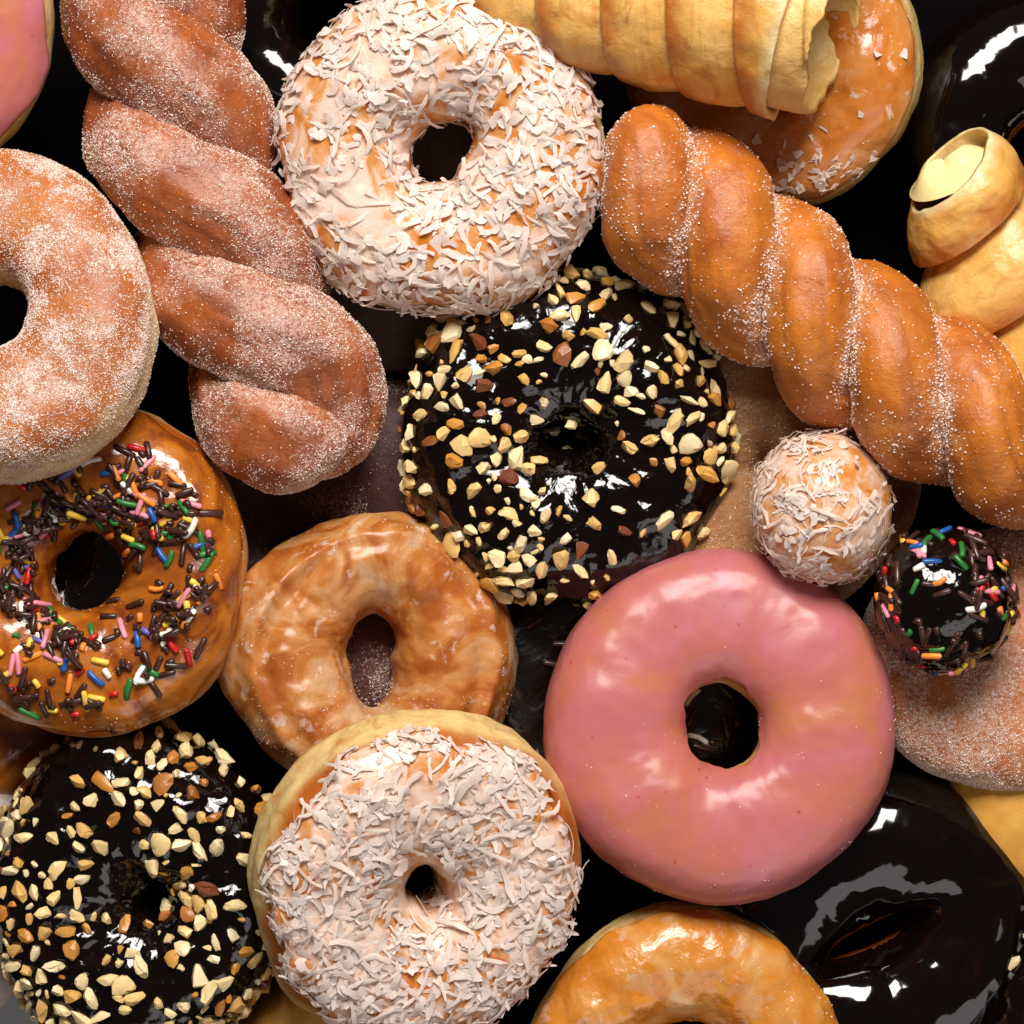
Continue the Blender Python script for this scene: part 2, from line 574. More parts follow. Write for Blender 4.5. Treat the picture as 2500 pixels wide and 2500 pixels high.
# ------------------------------------------------------------------ ball shapes
class Ball:
    def __init__(s, rx, ry, rz, n=2.0, seed=0, a1=0.0012, a2=0.0003):
        s.__dict__.update(locals())

    def ev(s, u, v, amp=1.0):
        e = 2 / s.n
        cv, sv = np.cos(v), np.sin(v)
        p = np.stack([s.rx * spow(cv, e) * np.cos(u), s.ry * spow(cv, e) * np.sin(u), s.rz * spow(sv, e) + s.rz], -1)
        d = np.stack([cv * np.cos(u), cv * np.sin(u), sv], -1)
        fl = p.reshape(-1, 3)
        dd = fbm(fl, 70, 2, s.seed) * s.a1 + amp * fbm(fl, 320, 3, s.seed + 5) * s.a2
        return p + d * dd.reshape(u.shape)[..., None], d

    def grid(s, v0, v1, th=0, nu=120, nv=64, seed=0, wav=0.0, smooth=1.0):
        u = np.linspace(0, 2 * PI, nu, endpoint=False)
        w = np.linspace(0, 1, nv)
        U, W = np.meshgrid(u, w, indexing='ij')
        e0 = v0 + harm(u, seed + 11, wav)
        V = e0[:, None] + (v1 - e0)[:, None] * W
        p, d = s.ev(U, V, smooth)
        t = th * sstep(0, 0.06, W) - (0.0006 if th else 0) * (1 - sstep(0, 0.06, W))
        if th:
            t = t + 0.0004 * fbm(p.reshape(-1, 3), 260, 3, seed + 3).reshape(U.shape)
        return (p + d * t[..., None]).reshape(-1, 3), grid_faces(nu, nv, True, False)


def ball(name, label, cat, cx, cy, z, rx, ry, rz, mat, rot=(0, 0, 0), n=2.0, seed=0, glaze=None, a1=0.0012, dens=None, rimw=0.0, nu=120, nv=64):
    k = S(z)
    R = tilt(*rot)
    base = P(cx, cy, z) - R @ Vector((0, 0, rz))
    t = thing(name, label, cat, base, R)
    b = Ball(rx * k, ry * k, rz, n, seed, a1)
    t.v, t.f = b.grid(-PI / 2 + 1e-3, PI / 2 - 1e-3, 0, nu, nv)
    zz = np.abs(t.v[:, 2] / rz - 1 + 0.2 * fbm(t.v, 80, 2, seed))
    at = {'rim': (1 - sstep(rimw * .5, rimw * 1.1 + 1e-6, zz)) if rimw else np.zeros(len(t.v))}
    if dens is not None:
        t.dens = dens(t)
        at['sugar'] = t.dens
    t.top = part(t, 'dough', t.v, t.f, M[mat], at)
    t.gv, t.gf = t.v, t.f
    if glaze:
        gm, v0, th, wav = glaze
        t.gv, t.gf = b.grid(v0, PI / 2 - 1e-3, th, 140, 60, seed, wav, 0.4)
        t.top = part(t, 'glaze', t.gv, t.gf, M[gm])
    return t


# ------------------------------------------------------------------ twists
def catmull(pts, n):
    pts = np.array(pts, float)
    seg = np.linalg.norm(np.diff(pts, axis=0), axis=1)
    tt = np.concatenate([[0], np.cumsum(seg)])
    out = np.zeros((n, pts.shape[1]))
    s = np.linspace(0, tt[-1], n)
    m = np.gradient(pts, tt, axis=0)
    for i, x in enumerate(s):
        k = min(np.searchsorted(tt, x, 'right') - 1, len(pts) - 2)
        h = tt[k + 1] - tt[k]
        t = (x - tt[k]) / h
        out[i] = ((2 * t ** 3 - 3 * t ** 2 + 1) * pts[k] + (t ** 3 - 2 * t ** 2 + t) * h * m[k]
                  + (-2 * t ** 3 + 3 * t ** 2) * pts[k + 1] + (t ** 3 - t ** 2) * h * m[k + 1])
    return out, s


def twist(name, label, path, z, a, b, pitch, s_top, hand, mat, seed=0, ns=220, nt=56, densf=None, cap=(1, 1), sq=1.0, wr=1.0):
    """path in photo px; a helix radius, b strand radius, pitch in px; s_top: path length (px) at which a strand crosses on top"""
    k = S(z)
    c, s = catmull(path, ns)
    s_px = s
    W = np.array([P(x, y, z) for x, y in c])
    T = np.gradient(W, axis=0)
    T /= np.linalg.norm(T, axis=1, keepdims=True)
    N = np.stack([-T[:, 1], T[:, 0], np.zeros(len(T))], -1)
    B = np.tile([0, 0, 1.0], (len(T), 1))
    L = s_px[-1]
    base = Vector((float(W[:, 0].mean()), float(W[:, 1].mean()), z - (a + b) * k))
    t = thing(name, label, 'doughnut', base)
    t.strands = []
    cl = []
    endd = np.minimum(s_px, L - s_px)
    rad = b * k * np.sqrt(np.clip(1 - (1 - np.clip(endd / (b * 0.9), 0, 1)) ** 2, 1e-4, 1))
    aa = a * k * (0.45 + 0.55 * sstep(0, pitch * 0.35, endd))
    for i in (0, 1):
        ph = hand * 2 * PI * (s_px - s_top) / pitch + PI / 2 + i * PI
        cl.append(W + aa[:, None] * (np.cos(ph)[:, None] * N + sq * np.sin(ph)[:, None] * B) - np.array(base))
    th = np.linspace(0, 2 * PI, nt, endpoint=False)
    for i in (0, 1):
        C = cl[i]
        TT = np.gradient(C, axis=0)
        TT /= np.linalg.norm(TT, axis=1, keepdims=True)
        NN = np.cross(np.array([0, 0, 1.0]), TT)
        NN /= np.linalg.norm(NN, axis=1, keepdims=True)
        BB = np.cross(TT, NN)
        d = np.cos(th)[None, :, None] * NN[:, None, :] + np.sin(th)[None, :, None] * BB[:, None, :]
        p = C[:, None, :] + rad[:, None, None] * d
        fl = p.reshape(-1, 3)
        # stretched dough wrinkles run along the strand
        q = np.stack([np.repeat(s_px * k * 25, nt), np.tile(np.cos(th) * 2.0, ns), np.tile(np.sin(th) * 2.0, ns)], -1)
        dd = fbm(fl, 60, 3, seed + i) * 0.0020 + fbm(q, 1.6, 4, seed + 40 + i, 0.6) * 0.0017 * wr + fbm(fl, 350, 2, seed + 7) * 0.00025
        p = p + d * (dd.reshape(ns, nt) * np.clip(rad / (b * k), 0.1, 1)[:, None])[..., None]
        v = p.reshape(-1, 3)
        f = grid_faces(ns, nt, False, True)[:, ::-1]
        # how near the other strand: sugar gathers there
        o = cl[1 - i][::3]
        dist = np.min(np.linalg.norm(v[:, None, :] - o[None], axis=2), axis=1) - b * k
        contact = np.clip(1 - dist / (0.45 * b * k), 0, 1)
        dens = densf(v, contact, seed + i)
        rimx = np.clip(fbm(v, 60, 2, seed + 60) * 3 - 1.4, 0, 1) * 0.0 + sstep(-0.15, 0.45, -np.tile(np.sin(th), ns) + 0.25 * fbm(v, 60, 2, seed + 61)) * 0.85
        q2 = np.stack([np.repeat(s_px * k * 30, nt), np.tile(np.cos(th) * 5.0, ns), np.tile(np.sin(th) * 5.0, ns)], -1)
        stk = sstep(0.05, 0.55, fbm(q2, 1.0, 3, seed + 80 + i, 0.6))
        so = part(t, 'strand', v, f, M[mat], {'rim': rimx, 'sugar': dens, 'streak': stk})
        t.strands.append((v, f, dens, so))
    return t


# ------------------------------------------------------------------ horns
def horn(name, label, p0, z0, p1, z1, r0, r1, wraps, phase, hgt, seed, hand=1, open_at=1, ragged=0.02, inner=None, cream=0.0,
         bulge=0.0012, slant=0.0):
    """cone of a spirally wound pastry strip; p0 closed tip side, p1 open end (photo px)"""
    A, B = P(*p0, z0), P(*p1, z1)
    A, B = np.array(A), np.array(B)
    ax = B - A
    Ln = np.linalg.norm(ax)
    ax /= Ln
    s1 = np.cross(ax, [0, 0, 1.0])
    s1 /= np.linalg.norm(s1)
    s2 = np.cross(s1, ax)
    k = S((z0 + z1) / 2)
    base = Vector(((A + B) / 2)) - Vector((0, 0, max(r0, r1) * k))
    t = thing(name, label, 'pastry', base)
    bs = np.array(base)
    nt, na = 140, 240
    th = np.linspace(0, 2 * PI, nt, endpoint=False)
    tt = np.linspace(0, 1, na)
    TH, TT = np.meshgrid(th, tt, indexing='ij')
    rag = ragged * fbm(np.stack([np.cos(th) * 1.2, np.sin(th) * 1.2, th * 0], -1), 1.2, 3, seed) - slant * np.cos(th)

    def surf(TH, TT, shrink=1.0, ext=0.0):
        AXT = TT * (1 + ext) + rag[:, None] * sstep(0.85, 1.0, TT)
        g = AXT * wraps + hand * TH / (2 * PI) + phase
        fr = g - np.floor(g)
        saw = sstep(0.0, 0.055, fr) * (1 - 0.75 * fr)
        r = (r0 + (r1 - r0) * AXT ** 0.85) * k + hgt * saw + bulge * np.sin(PI * fr)
        r = r * shrink
        r = r * np.sqrt(np.clip(1 - (1 - np.clip(TT / 0.10, 0, 1)) ** 2, 0.0005, 1))
        p = A + (AXT * Ln)[..., None] * ax + r[..., None] * (np.cos(TH)[..., None] * s1 + np.sin(TH)[..., None] * s2)
        d = np.cos(TH)[..., None] * s1 + np.sin(TH)[..., None] * s2
        fl = p.reshape(-1, 3)
        dd = fbm(fl, 55, 3, seed) * 0.0018 + fbm(fl, 240, 3, seed + 3) * 0.0004
        return p + d * dd.reshape(TH.shape)[..., None], fr

    p, fr = surf(TH, TT)
    # inner wall, folded back at the mouth
    nb = 30
    tb = np.linspace(1.0, 0.80, nb)
    TH2, TB = np.meshgrid(th, tb, indexing='ij')
    pin, _ = surf(TH2, TB, 0.92)
    pall = np.concatenate([p, pin], axis=1) - bs
    v = pall.reshape(-1, 3)
    ntot = na + nb
    f = grid_faces(nt, ntot, True, False)
    edge = np.concatenate([np.maximum(0.6 * np.exp(-((fr - 0.03) / 0.03) ** 2) * (fb_(p, seed) > -0.1), sstep(0.95, 1.0, TT)), np.ones((nt, nb)) * 0.8], 1)
    bake = np.concatenate([0.9 * (1 - sstep(0.10, 0.50, fr)) * sstep(0.0, 0.05, fr), np.zeros((nt, nb))], 1)
    t.top = part(t, 'pastry_shell', v, f, M['horn'], {'streak': np.concatenate([sstep(0.05, 0.5, fbm(np.stack([TH * 1.5, fr * 16, TT * 3], -1).reshape(-1, 3), 1.0, 3, seed + 50)).reshape(TH.shape) * 0.55, np.zeros((nt, nb))], 1).ravel(), 'bake': bake.ravel(), 'rim': np.clip(edge, 0, 1).ravel(), 'sugar': np.zeros(len(v))})
    t.v, t.f = v, f
    if inner:
        # a ragged inner layer reaching past the outer wrap
        shr, ext = inner
        rag = 0.03 * fbm(np.stack([np.cos(th) * 2.2, np.sin(th) * 2.2, th * 0 + 4], -1), 1.4, 5, seed + 9, 0.6) - 0.6 * slant * np.cos(th)
        tb2 = np.linspace(0.75, 1.0, 60)
        TH3, T3 = np.meshgrid(th, tb2, indexing='ij')
        po, _ = surf(TH3, T3, shr, ext)
        tb3 = np.linspace(1.0, 0.78, 30)
        TH4, T4 = np.meshgrid(th, tb3, indexing='ij')
        pi2, _ = surf(TH4, T4, shr * 0.88, ext)
        vv = (np.concatenate([po, pi2], 1) - bs).reshape(-1, 3)
        part(t, 'pastry_inner_layer', vv, grid_faces(nt, 90, True, False), M['inner_pastry'], {'rim': np.zeros(len(vv)), 'sugar': np.zeros(len(vv))})
    if cream:
        rr = np.linspace(0.02, 1.0, 40)
        TH5, RR = np.meshgrid(th, rr, indexing='ij')
        rmax = (r1 * k + bulge) * 1.02
        cx_ = (A + ax * Ln * (0.93 + cream)) - bs
        w = 0.0016 * np.sin(TH5 * 2 + RR * 3.0) * RR * (1 - RR) * 4
        pc = cx_ + (RR * rmax)[..., None] * (np.cos(TH5)[..., None] * s1 + np.sin(TH5)[..., None] * s2) + (0.005 * (1 - RR ** 2) + w)[..., None] * ax
        part(t, 'cream_filling', pc.reshape(-1, 3), grid_faces(nt, 40, True, False), M['cream'])
    return t


def fb_(p, seed):
    return fbm(p.reshape(-1, 3), 45, 2, seed + 77).reshape(p.shape[:2])


# ------------------------------------------------------------------ the pile: lower layer first
def dpat(lo, hi, freq=70, seed=0, mul=1.0, base=0.0):
    def f(t):
        n = fbm(t.v, freq, 4, seed, 0.6)
        return np.clip(base + mul * sstep(lo, hi, n), 0, 1.5)
    return f


G_UNDER = None
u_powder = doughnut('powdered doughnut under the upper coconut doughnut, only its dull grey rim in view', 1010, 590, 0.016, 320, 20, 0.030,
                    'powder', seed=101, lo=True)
u_crumb = doughnut('brown cinnamon crumb doughnut lying under the coconut ball', 1870, 1135, 0.027, 370, 12, 0.036, 'crumb', seed=102, lo=True,
                   dens=dpat(-0.4, 0.4, 90, 5))
u_sprk = doughnut('dark chocolate doughnut with chocolate sprinkles lying under the pink glazed doughnut', 1500, 1690, 0.016, 390, 70, 0.030,
                  'ring', seed=103, lo=True, glaze=('choc_dull', -0.5, PI + 0.6, 0.0012))
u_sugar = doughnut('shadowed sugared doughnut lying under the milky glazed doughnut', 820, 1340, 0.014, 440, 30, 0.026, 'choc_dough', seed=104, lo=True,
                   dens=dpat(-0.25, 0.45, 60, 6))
u_glz = doughnut('shadowed brown glazed doughnut under the sprinkle doughnut at the left edge', -60, 1690, 0.016, 270, 60, 0.028, 'ring', seed=105, lo=True,
                 glaze=('glaze_sprinkle', -0.4, PI + 0.5, 0.001))
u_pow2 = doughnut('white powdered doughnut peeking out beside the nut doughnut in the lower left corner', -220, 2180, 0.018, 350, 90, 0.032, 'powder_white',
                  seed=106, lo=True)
u_gold = doughnut('plain golden doughnut showing below the lower coconut doughnut', 760, 2640, 0.016, 260, 60, 0.03, 'bun', seed=107, lo=True)
u_choc1 = doughnut('dark chocolate doughnut seen through the hole of the sprinkle doughnut', 150, 1330, 0.021, 330, 20, 0.030, 'ring', seed=108, lo=True,
                   glaze=('choc_smooth', -0.6, PI + 0.4, 0.0012))
u_choc2 = doughnut('dark chocolate doughnut deep between the cinnamon twist and the upper coconut doughnut', 800, 60, 0.015, 330, 80, 0.028, 'ring', seed=109,
                   lo=True, glaze=('choc_smooth', -0.6, PI + 0.6, 0.0012))

paper = bpy.data.objects.new('paper_sheet', None)
_pc = P(-60, 2560, 0.0)
_pk = 0.0006
_pv = np.array([(-0.05, -0.04, 0.001), (0.034, -0.04, 0.001), (0.034, 0.03, 0.001), (-0.05, 0.03, 0.001)])
_pv = np.concatenate([_pv, _pv + [0, 0, _pk]])
bpy.data.objects.remove(paper)
paper = bpy.data.objects.new('paper_sheet', mk_mesh('paper_sheet', _pv, np.array([(3, 2, 1, 0), (4, 5, 6, 7), (0, 1, 5, 4), (1, 2, 6, 5), (2, 3, 7, 6), (3, 0, 4, 7)]), M['paper'], False))
paper.location = _pc  # thin sheet standing for the paler base surface bared in this corner
paper['label'] = 'pale grey paper sheet showing in the bottom left corner'
paper['category'] = 'paper'
col.objects.link(paper)

# ------------------------------------------------------------------ upper layer
CHOC_OPT = dict(rip=0.0016, wav=0.22, smooth=0.5)
choc_tr = doughnut('plain glossy chocolate doughnut with a bright streak in the top right corner', 2545, 330, 0.026, 345, 62, 0.036, 'ring', (2, 0), seed=11,
                   glaze=('choc_smooth', -0.7, PI - 0.30, 0.0014, dict(rip=0.0003, wav=0.05)), hx=1.3, hy=0.8, az=0.5, rimw=0.2, rimamp=0.0, n=2.1, a1=0.0007)
choc_lr = doughnut('plain glossy chocolate doughnut with a slit hole below the pink doughnut', 2130, 2275, 0.024, 395, 85, 0.036, 'twist_dark', (0, 0), seed=12,
                   glaze=('choc_smooth', -0.7, PI - 0.12, 0.0014, dict(rip=0.0003, wav=0.05)), hx=1.5, hy=0.34, az=0.45, rimamp=0.0, n=2.1, a1=0.0007, hhamp=0.02)
bun = ball('golden_bun', 'smooth pale golden bun cut by the right edge, below the sugared doughnut', 'bun', 2640, 1945, 0.022, 350, 355, 0.020, 'bun',
           n=2.2, seed=13)
nut_edge = doughnut('chocolate nut doughnut of which only a sliver shows in the bottom right corner', 2775, 2585, 0.036, 400, 60, 0.032, 'ring', (0, -8), seed=14,
                    glaze=('choc', -0.7, PI + 0.6, 0.0014, CHOC_OPT))
glz_tr = doughnut('glazed doughnut with pale rim under the upper cream horn', 1885, 150, 0.035, 365, 95, 0.032, 'ring', (3, -15), seed=15,
                  glaze=('glaze_top', 0.42, PI + 0.2, 0.0009, dict(wav=0.10, rip=0.0007)), rimw=0.5, groove=0.0006)
sugar_r = ball('sugared_bun', 'flat cinnamon sugared bun under the sprinkled chocolate ball at the right edge', 'doughnut', 2490, 1610, 0.032, 400, 325, 0.0165,
               'ring_sugar', (-9, 0, 0), n=2.6, seed=16, dens=dpat(-0.40, 0.25, 90, 8, 1.0, 0.12), rimw=0.45, nu=160, nv=80)
nut_c = doughnut('chocolate doughnut with chopped nuts in the middle of the pile', 1385, 1070, 0.040, 395, 42, 0.032, 'ring', (1, 1), seed=17,
                 glaze=('choc', -0.9, PI + 0.9, 0.0016, CHOC_OPT), hamp=0.015, hx=1.5, hy=1.0)
nut_l = doughnut('chocolate doughnut with chopped nuts in the lower left corner', 335, 2175, 0.036, 385, 40, 0.032, 'ring', (2, -3), seed=18,
                 glaze=('choc', -0.9, PI + 0.9, 0.0016, CHOC_OPT), sx=0.93, sy=1.02, hx=1.3, hy=1.0, off=(50, 20))
glz_old = doughnut('milky glazed doughnut with an oval hole in front of the chocolate nut doughnut', 905, 1600, 0.036, 355, 92, 0.034, 'ring', (1, 8), seed=19,
                   glaze=('glaze_old', -0.1, PI + 0.7, 0.0010, dict(wav=0.12, rip=0.0010)), sx=0.99, sy=0.98, hx=0.68, hy=1.42, ridge=0.0016, hamp=0.02, hhamp=0.09, a1=0.0018,
                   rimamp=0.25, n=2.0)
spr = doughnut('caramel glazed doughnut covered in rainbow and chocolate sprinkles', 215, 1395, 0.045, 402, 100, 0.034, 'ring', (-1, -4), seed=20,
               glaze=('glaze_sprinkle', 0.25, PI + 0.35, 0.0010, dict(wav=0.16, rip=0.0006)), rimw=0.3, rimamp=0.5)
glz_low = doughnut('amber glazed doughnut with wrinkled glaze at the bottom edge below the pink doughnut', 1662, 2608, 0.040, 398, 135, 0.033, 'ring', (6, 4), seed=21,
                   glaze=('glaze_low', 0.22, PI + 0.3, 0.0010, dict(wav=0.12, rip=0.0011)), rimw=0.5, groove=0.0005)
pink = doughnut('whole pink glazed doughnut in the lower right', 1757, 1772, 0.050, 418, 102, 0.032, 'ring', (-7, 1), seed=22,
                glaze=('pink', -0.20, PI - 0.22, 0.0013, dict(wav=0.14, rip=0.0004, smooth=0.2)), hamp=0.016, hhamp=0.04, a1=0.0005, n=3.0)
pink_tl = doughnut('pink glazed doughnut cut off by the top left corner', -268, 55, 0.045, 405, 100, 0.034, 'ring', (0, -8), seed=23,
                   glaze=('pink', 0.18, PI + 0.25, 0.0013, dict(wav=0.10)), rimw=0.55)
coco_t = doughnut('coconut flaked doughnut at the top between twist and cream horn', 1078, 372, 0.052, 398, 82, 0.034, 'ring', (5, -3), seed=24,
                  glaze=('glaze_coco', 0.15, PI + 0.5, 0.0009, dict(wav=0.12)), rimw=0.45, hhamp=0.10)
coco_b = doughnut('coconut flaked doughnut with pale rim at the bottom, beside the lower left nut doughnut', 1010, 2130, 0.060, 408, 60, 0.036, 'ring', (13, 13), seed=25, n=2.5,
                  glaze=('glaze_coco', 0.62, PI + 0.5, 0.0009, dict(wav=0.12)), rimw=0.62, groove=0.0010, off=(20, 20), hhamp=0.12)
sugar_l = doughnut('sugared ring doughnut with pale rim at the left edge', -15, 775, 0.066, 405, 92, 0.036, 'ring_sugar', (-15, -4), seed=26, n=2.5, rimw=0.55, groove=0.0012,
                   dens=lambda t: np.clip(0.10 + 0.95 * sstep(-0.22, 0.40, fbm(t.v, 85, 5, 3, 0.75)), 0, 1.3) * sstep(0.60, 0.80, t.v[:, 2] / 0.036 + 0.06 * fbm(t.v, 120, 2, 9)))
coco_ball = ball('doughnut_ball', 'coconut flaked doughnut ball between the pink doughnut and the long braid', 'doughnut ball', 2010, 1240, 0.060, 168, 176, 0.0185, 'ring',
                 seed=27, glaze=('glaze_coco', -0.5, 0.0006, 0.2))
choc_ball = ball('doughnut_ball', 'chocolate doughnut ball with rainbow sprinkles on the sugared bun', 'doughnut ball', 2302, 1462, 0.062, 158, 166, 0.0180, 'ring',
                 seed=28, glaze=('choc', -0.35, 0.0012, 0.15))


def dens_twist(v, contact, seed):
    n = fbm(v, 65, 4, seed, 0.6)
    return np.clip(0.10 + 1.0 * sstep(-0.25, 0.35, n) + 0.2 * contact, 0, 1.4)


def dens_braid(v, contact, seed):
    n = fbm(v, 80, 4, seed, 0.6)
    return np.clip(0.08 + 0.34 * sstep(0.0, 0.45, n) + 1.5 * contact ** 1.0 * sstep(-0.6, 0.15, n), 0, 1.4)


tw = twist('twisted_doughnut', 'long cinnamon sugared twist doughnut in the upper left', [(345, -170), (385, 80), (460, 390), (580, 690), (690, 930), (790, 1165)],
           0.052, 92, 140, 690, 680, -1, 'twist_dark', 31, densf=dens_twist, sq=0.72)
br = twist('twisted_doughnut', 'long amber braided doughnut with sugar crystals along its seams on the right', [(1490, 345), (1650, 490), (1850, 662), (2100, 860), (2380, 1025), (2640, 1150)],
           0.062, 98, 114, 510, 375, 1, 'braid', 32, densf=dens_braid, wr=0.5)
horn_t = horn('cream_horn', 'large golden cream horn across the top edge over the glazed doughnut', (1090, -75), 0.052, (1960, 50), 0.076, 120, 222, 5.4, 0.15, 0.0026, 41,
              hand=1, inner=(0.88, 0.09), cream=0.0, slant=0.05)
horn_r = horn('cream_horn', 'golden cream horn with custard showing at its mouth on the right edge', (2560, 880), 0.036, (2318, 415), 0.060, 280, 80, 2.9, 0.55, 0.0046, 42,
              hand=1, cream=0.045, bulge=0.0034, slant=-0.06)

# ------------------------------------------------------------------ what the camera (and a camera a step aside) can see
_bv, _bf, _o = [], [], 0
for v, f in BODY:
    _bv.append(v)
    _bf.append(f + _o)
    _o += len(v)
_bv = np.concatenate(_bv)
bvh = BVHTree.FromPolygons([tuple(x) for x in _bv.tolist()], [tuple(x) for x in np.concatenate(_bf).tolist()])
CAMS = [Vector((0, 0, CAMZ)), Vector((0.16, 0, CAMZ)), Vector((-0.16, 0, CAMZ)), Vector((0, 0.16, CAMZ)), Vector((0, -0.16, CAMZ))]


def visible(p, n, cams):
    for i in cams:
        d = CAMS[i] - p
        L = d.length
        d /= L
        if n.dot(d) < -0.25:
            continue
        if bvh.ray_cast(p + n * 0.0014 + d * 0.0004, d, L)[0] is None:
            return True
    return False


def to_world(t, p, n):
    return p @ t.R.T + t.loc, n @ t.R.T


def in_frame(pw, margin=130):
    k = PX * (CAMZ - pw[:, 2]) / (CAMZ - ZREF)
    lim = (1250 + margin)
    return (np.abs(pw[:, 0] / k) < lim) & (np.abs(pw[:, 1] / k) < lim)


def seen_mask(t, p, n, cams=(0, 1, 2, 3, 4), margin=130):
    pw, nw = to_world(t, p, n)
    m = in_frame(pw, margin)
    for i in np.nonzero(m)[0]:
        if not visible(Vector(pw[i]), Vector(nw[i]), cams):
            m[i] = False
    return m


# ------------------------------------------------------------------ sugar crystals
OCT = np.array([(1, 0, 0), (-1, 0, 0), (0, 1, 0), (0, -1, 0), (0, 0, 1), (0, 0, -1)], float)
OCTF = np.array([(0, 2, 4), (2, 1, 4), (1, 3, 4), (3, 0, 4), (2, 0, 5), (1, 2, 5), (3, 1, 5), (0, 3, 5)])


def rand_rot(n):
    q = rng.normal(size=(n, 4))
    q /= np.linalg.norm(q, axis=1, keepdims=True)
    w, x, y, z = q.T
    return np.stack([np.stack([1 - 2 * (y * y + z * z), 2 * (x * y - z * w), 2 * (x * z + y * w)], -1),
                     np.stack([2 * (x * y + z * w), 1 - 2 * (x * x + z * z), 2 * (y * z - x * w)], -1),
                     np.stack([2 * (x * z - y * w), 2 * (y * z + x * w), 1 - 2 * (x * x + y * y)], -1)], 1)


def grains(t, v, f, n, dens, size=(0.00011, 0.00027), name='sugar_crystals', cams=(0, 1, 2, 3, 4), lift=0.25, par=None):
    p, nn = sample(v, f, int(n * 1.5), dens)
    cl_ = fbm(p, 480, 3, 91, 0.7)
    keep = rng.random(len(p)) < np.clip(0.25 + 0.9 * sstep(-0.35, 0.25, cl_), 0, 1)
    p, nn = p[keep], nn[keep]
    pw, nw = to_world(t, p, nn)
    m = in_frame(pw) & (nw[:, 2] > -0.15)
    p, nn = p[m], nn[m]
    m = seen_mask(t, p, nn, cams)
    p, nn = p[m], nn[m]
    n = len(p)
    if n == 0:
        return
    s = rng.uniform(size[0], size[1], (n, 1, 1)) * np.where(rng.random((n, 1, 1)) < 0.06, 1.5, 1.0)
    R = rand_rot(n)
    loc = OCT[None] * rng.uniform(0.65, 1.15, (n, 6, 1)) * s
    vv = np.einsum('nij,nkj->nki', R, loc) + (p + nn * s[:, 0] * lift)[:, None, :]
    ff = OCTF[None] + (np.arange(n) * 6)[:, None, None]
    part(t, name, vv.reshape(-1, 3), ff.reshape(-1, 3), M['grain'], body=False, smooth=False, kind='stuff', parent=par or t.top)


for v, f, d, so in tw.strands:
    grains(tw, v, f, 52000, d ** 1.6, par=so)
for v, f, d, so in br.strands:
    grains(br, v, f, 27000, d ** 1.25, (0.00014, 0.00040), par=so)
grains(sugar_l, sugar_l.v, sugar_l.f, 85000, sugar_l.dens ** 1.4 + 0.06)
grains(sugar_r, sugar_r.v, sugar_r.f, 60000, sugar_r.dens ** 1.3)
grains(u_sugar, u_sugar.v, u_sugar.f, 24000, u_sugar.dens ** 3, cams=(0, 1, 2))
grains(u_crumb, u_crumb.v, u_crumb.f, 9000, u_crumb.dens, cams=(0, 1, 2))
for t, n in ((glz_old, 700), (glz_tr, 300), (glz_low, 260), (pink, 130), (coco_t, 900), (coco_b, 900), (coco_ball, 200), (spr, 350)):
    pat = np.clip(fbm(t.gv, 90, 3, 4) * 3, 0.02, 1) ** 2
    grains(t, t.gv, t.gf, n, pat, (0.00012, 0.00026), lift=0.1)
for t, n in ((horn_t, 3200), (horn_r, 1500)):
    grains(t, t.v, t.f, n, np.clip(fbm(t.v, 70, 3, 4) * 3, 0.05, 1), (0.00014, 0.0003))

# ------------------------------------------------------------------ loose pieces: nuts, sprinkles, coconut
def hull_nut(seed):
    r = np.random.default_rng(seed)
    bm = bmesh.new()
    sx, sy, sz = r.uniform(0.0024, 0.0040), r.uniform(0.0017, 0.0027), r.uniform(0.0013, 0.0020)
    for _ in range(10):
        d = r.normal(size=3)
        d /= np.linalg.norm(d)
        d = np.sign(d) * np.abs(d) ** 0.75
        d = d / np.linalg.norm(d) ** 0.6 * r.uniform(0.82, 1.1)
        bm.verts.new((d[0] * sx, d[1] * sy, d[2] * sz))
    bmesh.ops.convex_hull(bm, input=bm.verts[:])
    bmesh.ops.delete(bm, geom=[v for v in bm.verts if not v.link_faces], context='VERTS')
    bmesh.ops.subdivide_edges(bm, edges=bm.edges[:], cuts=1, use_grid_fill=True, smooth=0.25)
    bmesh.ops.triangulate(bm, faces=bm.faces[:])
    for v_ in bm.verts:
        v_.co += Vector(r.normal(size=3)) * 0.00014
    bmesh.ops.recalc_face_normals(bm, faces=bm.faces[:])
    me = bpy.data.meshes.new('nut_piece')
    bm.to_mesh(me)
    bm.free()
    me.polygons.foreach_set('use_smooth', np.ones(len(me.polygons), bool))
    me.set_sharp_from_angle(angle=math.radians(30))
    me.materials.append(M['nut'])
    return me


NUTS = [hull_nut(900 + i) for i in range(18)]


def sprinkle_mesh(seed, c):
    r = np.random.default_rng(seed)
    L = r.uniform(0.0019, 0.0031) * (0.5 if r.random() < 0.32 else 1.0)
    rad = r.uniform(0.00066, 0.00080)
    bend = r.uniform(-0.0006, 0.0006) if r.random() < 0.5 else 0
    xs = np.array([-1, -0.96, -0.82, 0, 0.82, 0.96, 1]) * L
    rr = np.array([0.0, 0.68, 1, 1.03, 1, 0.68, 0.0]) * rad
    rr[0] = rr[-1] = rad * 0.3
    th = np.linspace(0, 2 * PI, 8, endpoint=False)
    v = np.array([[(x, bend * (1 - (x / L) ** 2) + q * math.cos(a), q * math.sin(a)) for a in th] for x, q in zip(xs, rr)]).reshape(-1, 3)
    f = grid_faces(7, 8, False, True)
    me = mk_mesh('sprinkle', v, f[:, ::-1], M['spr_' + c])
    bm = bmesh.new()
    bm.from_mesh(me)
    bmesh.ops.holes_fill(bm, edges=bm.edges[:])
    bmesh.ops.recalc_face_normals(bm, faces=bm.faces[:])
    bm.to_mesh(me)
    bm.free()
    return me


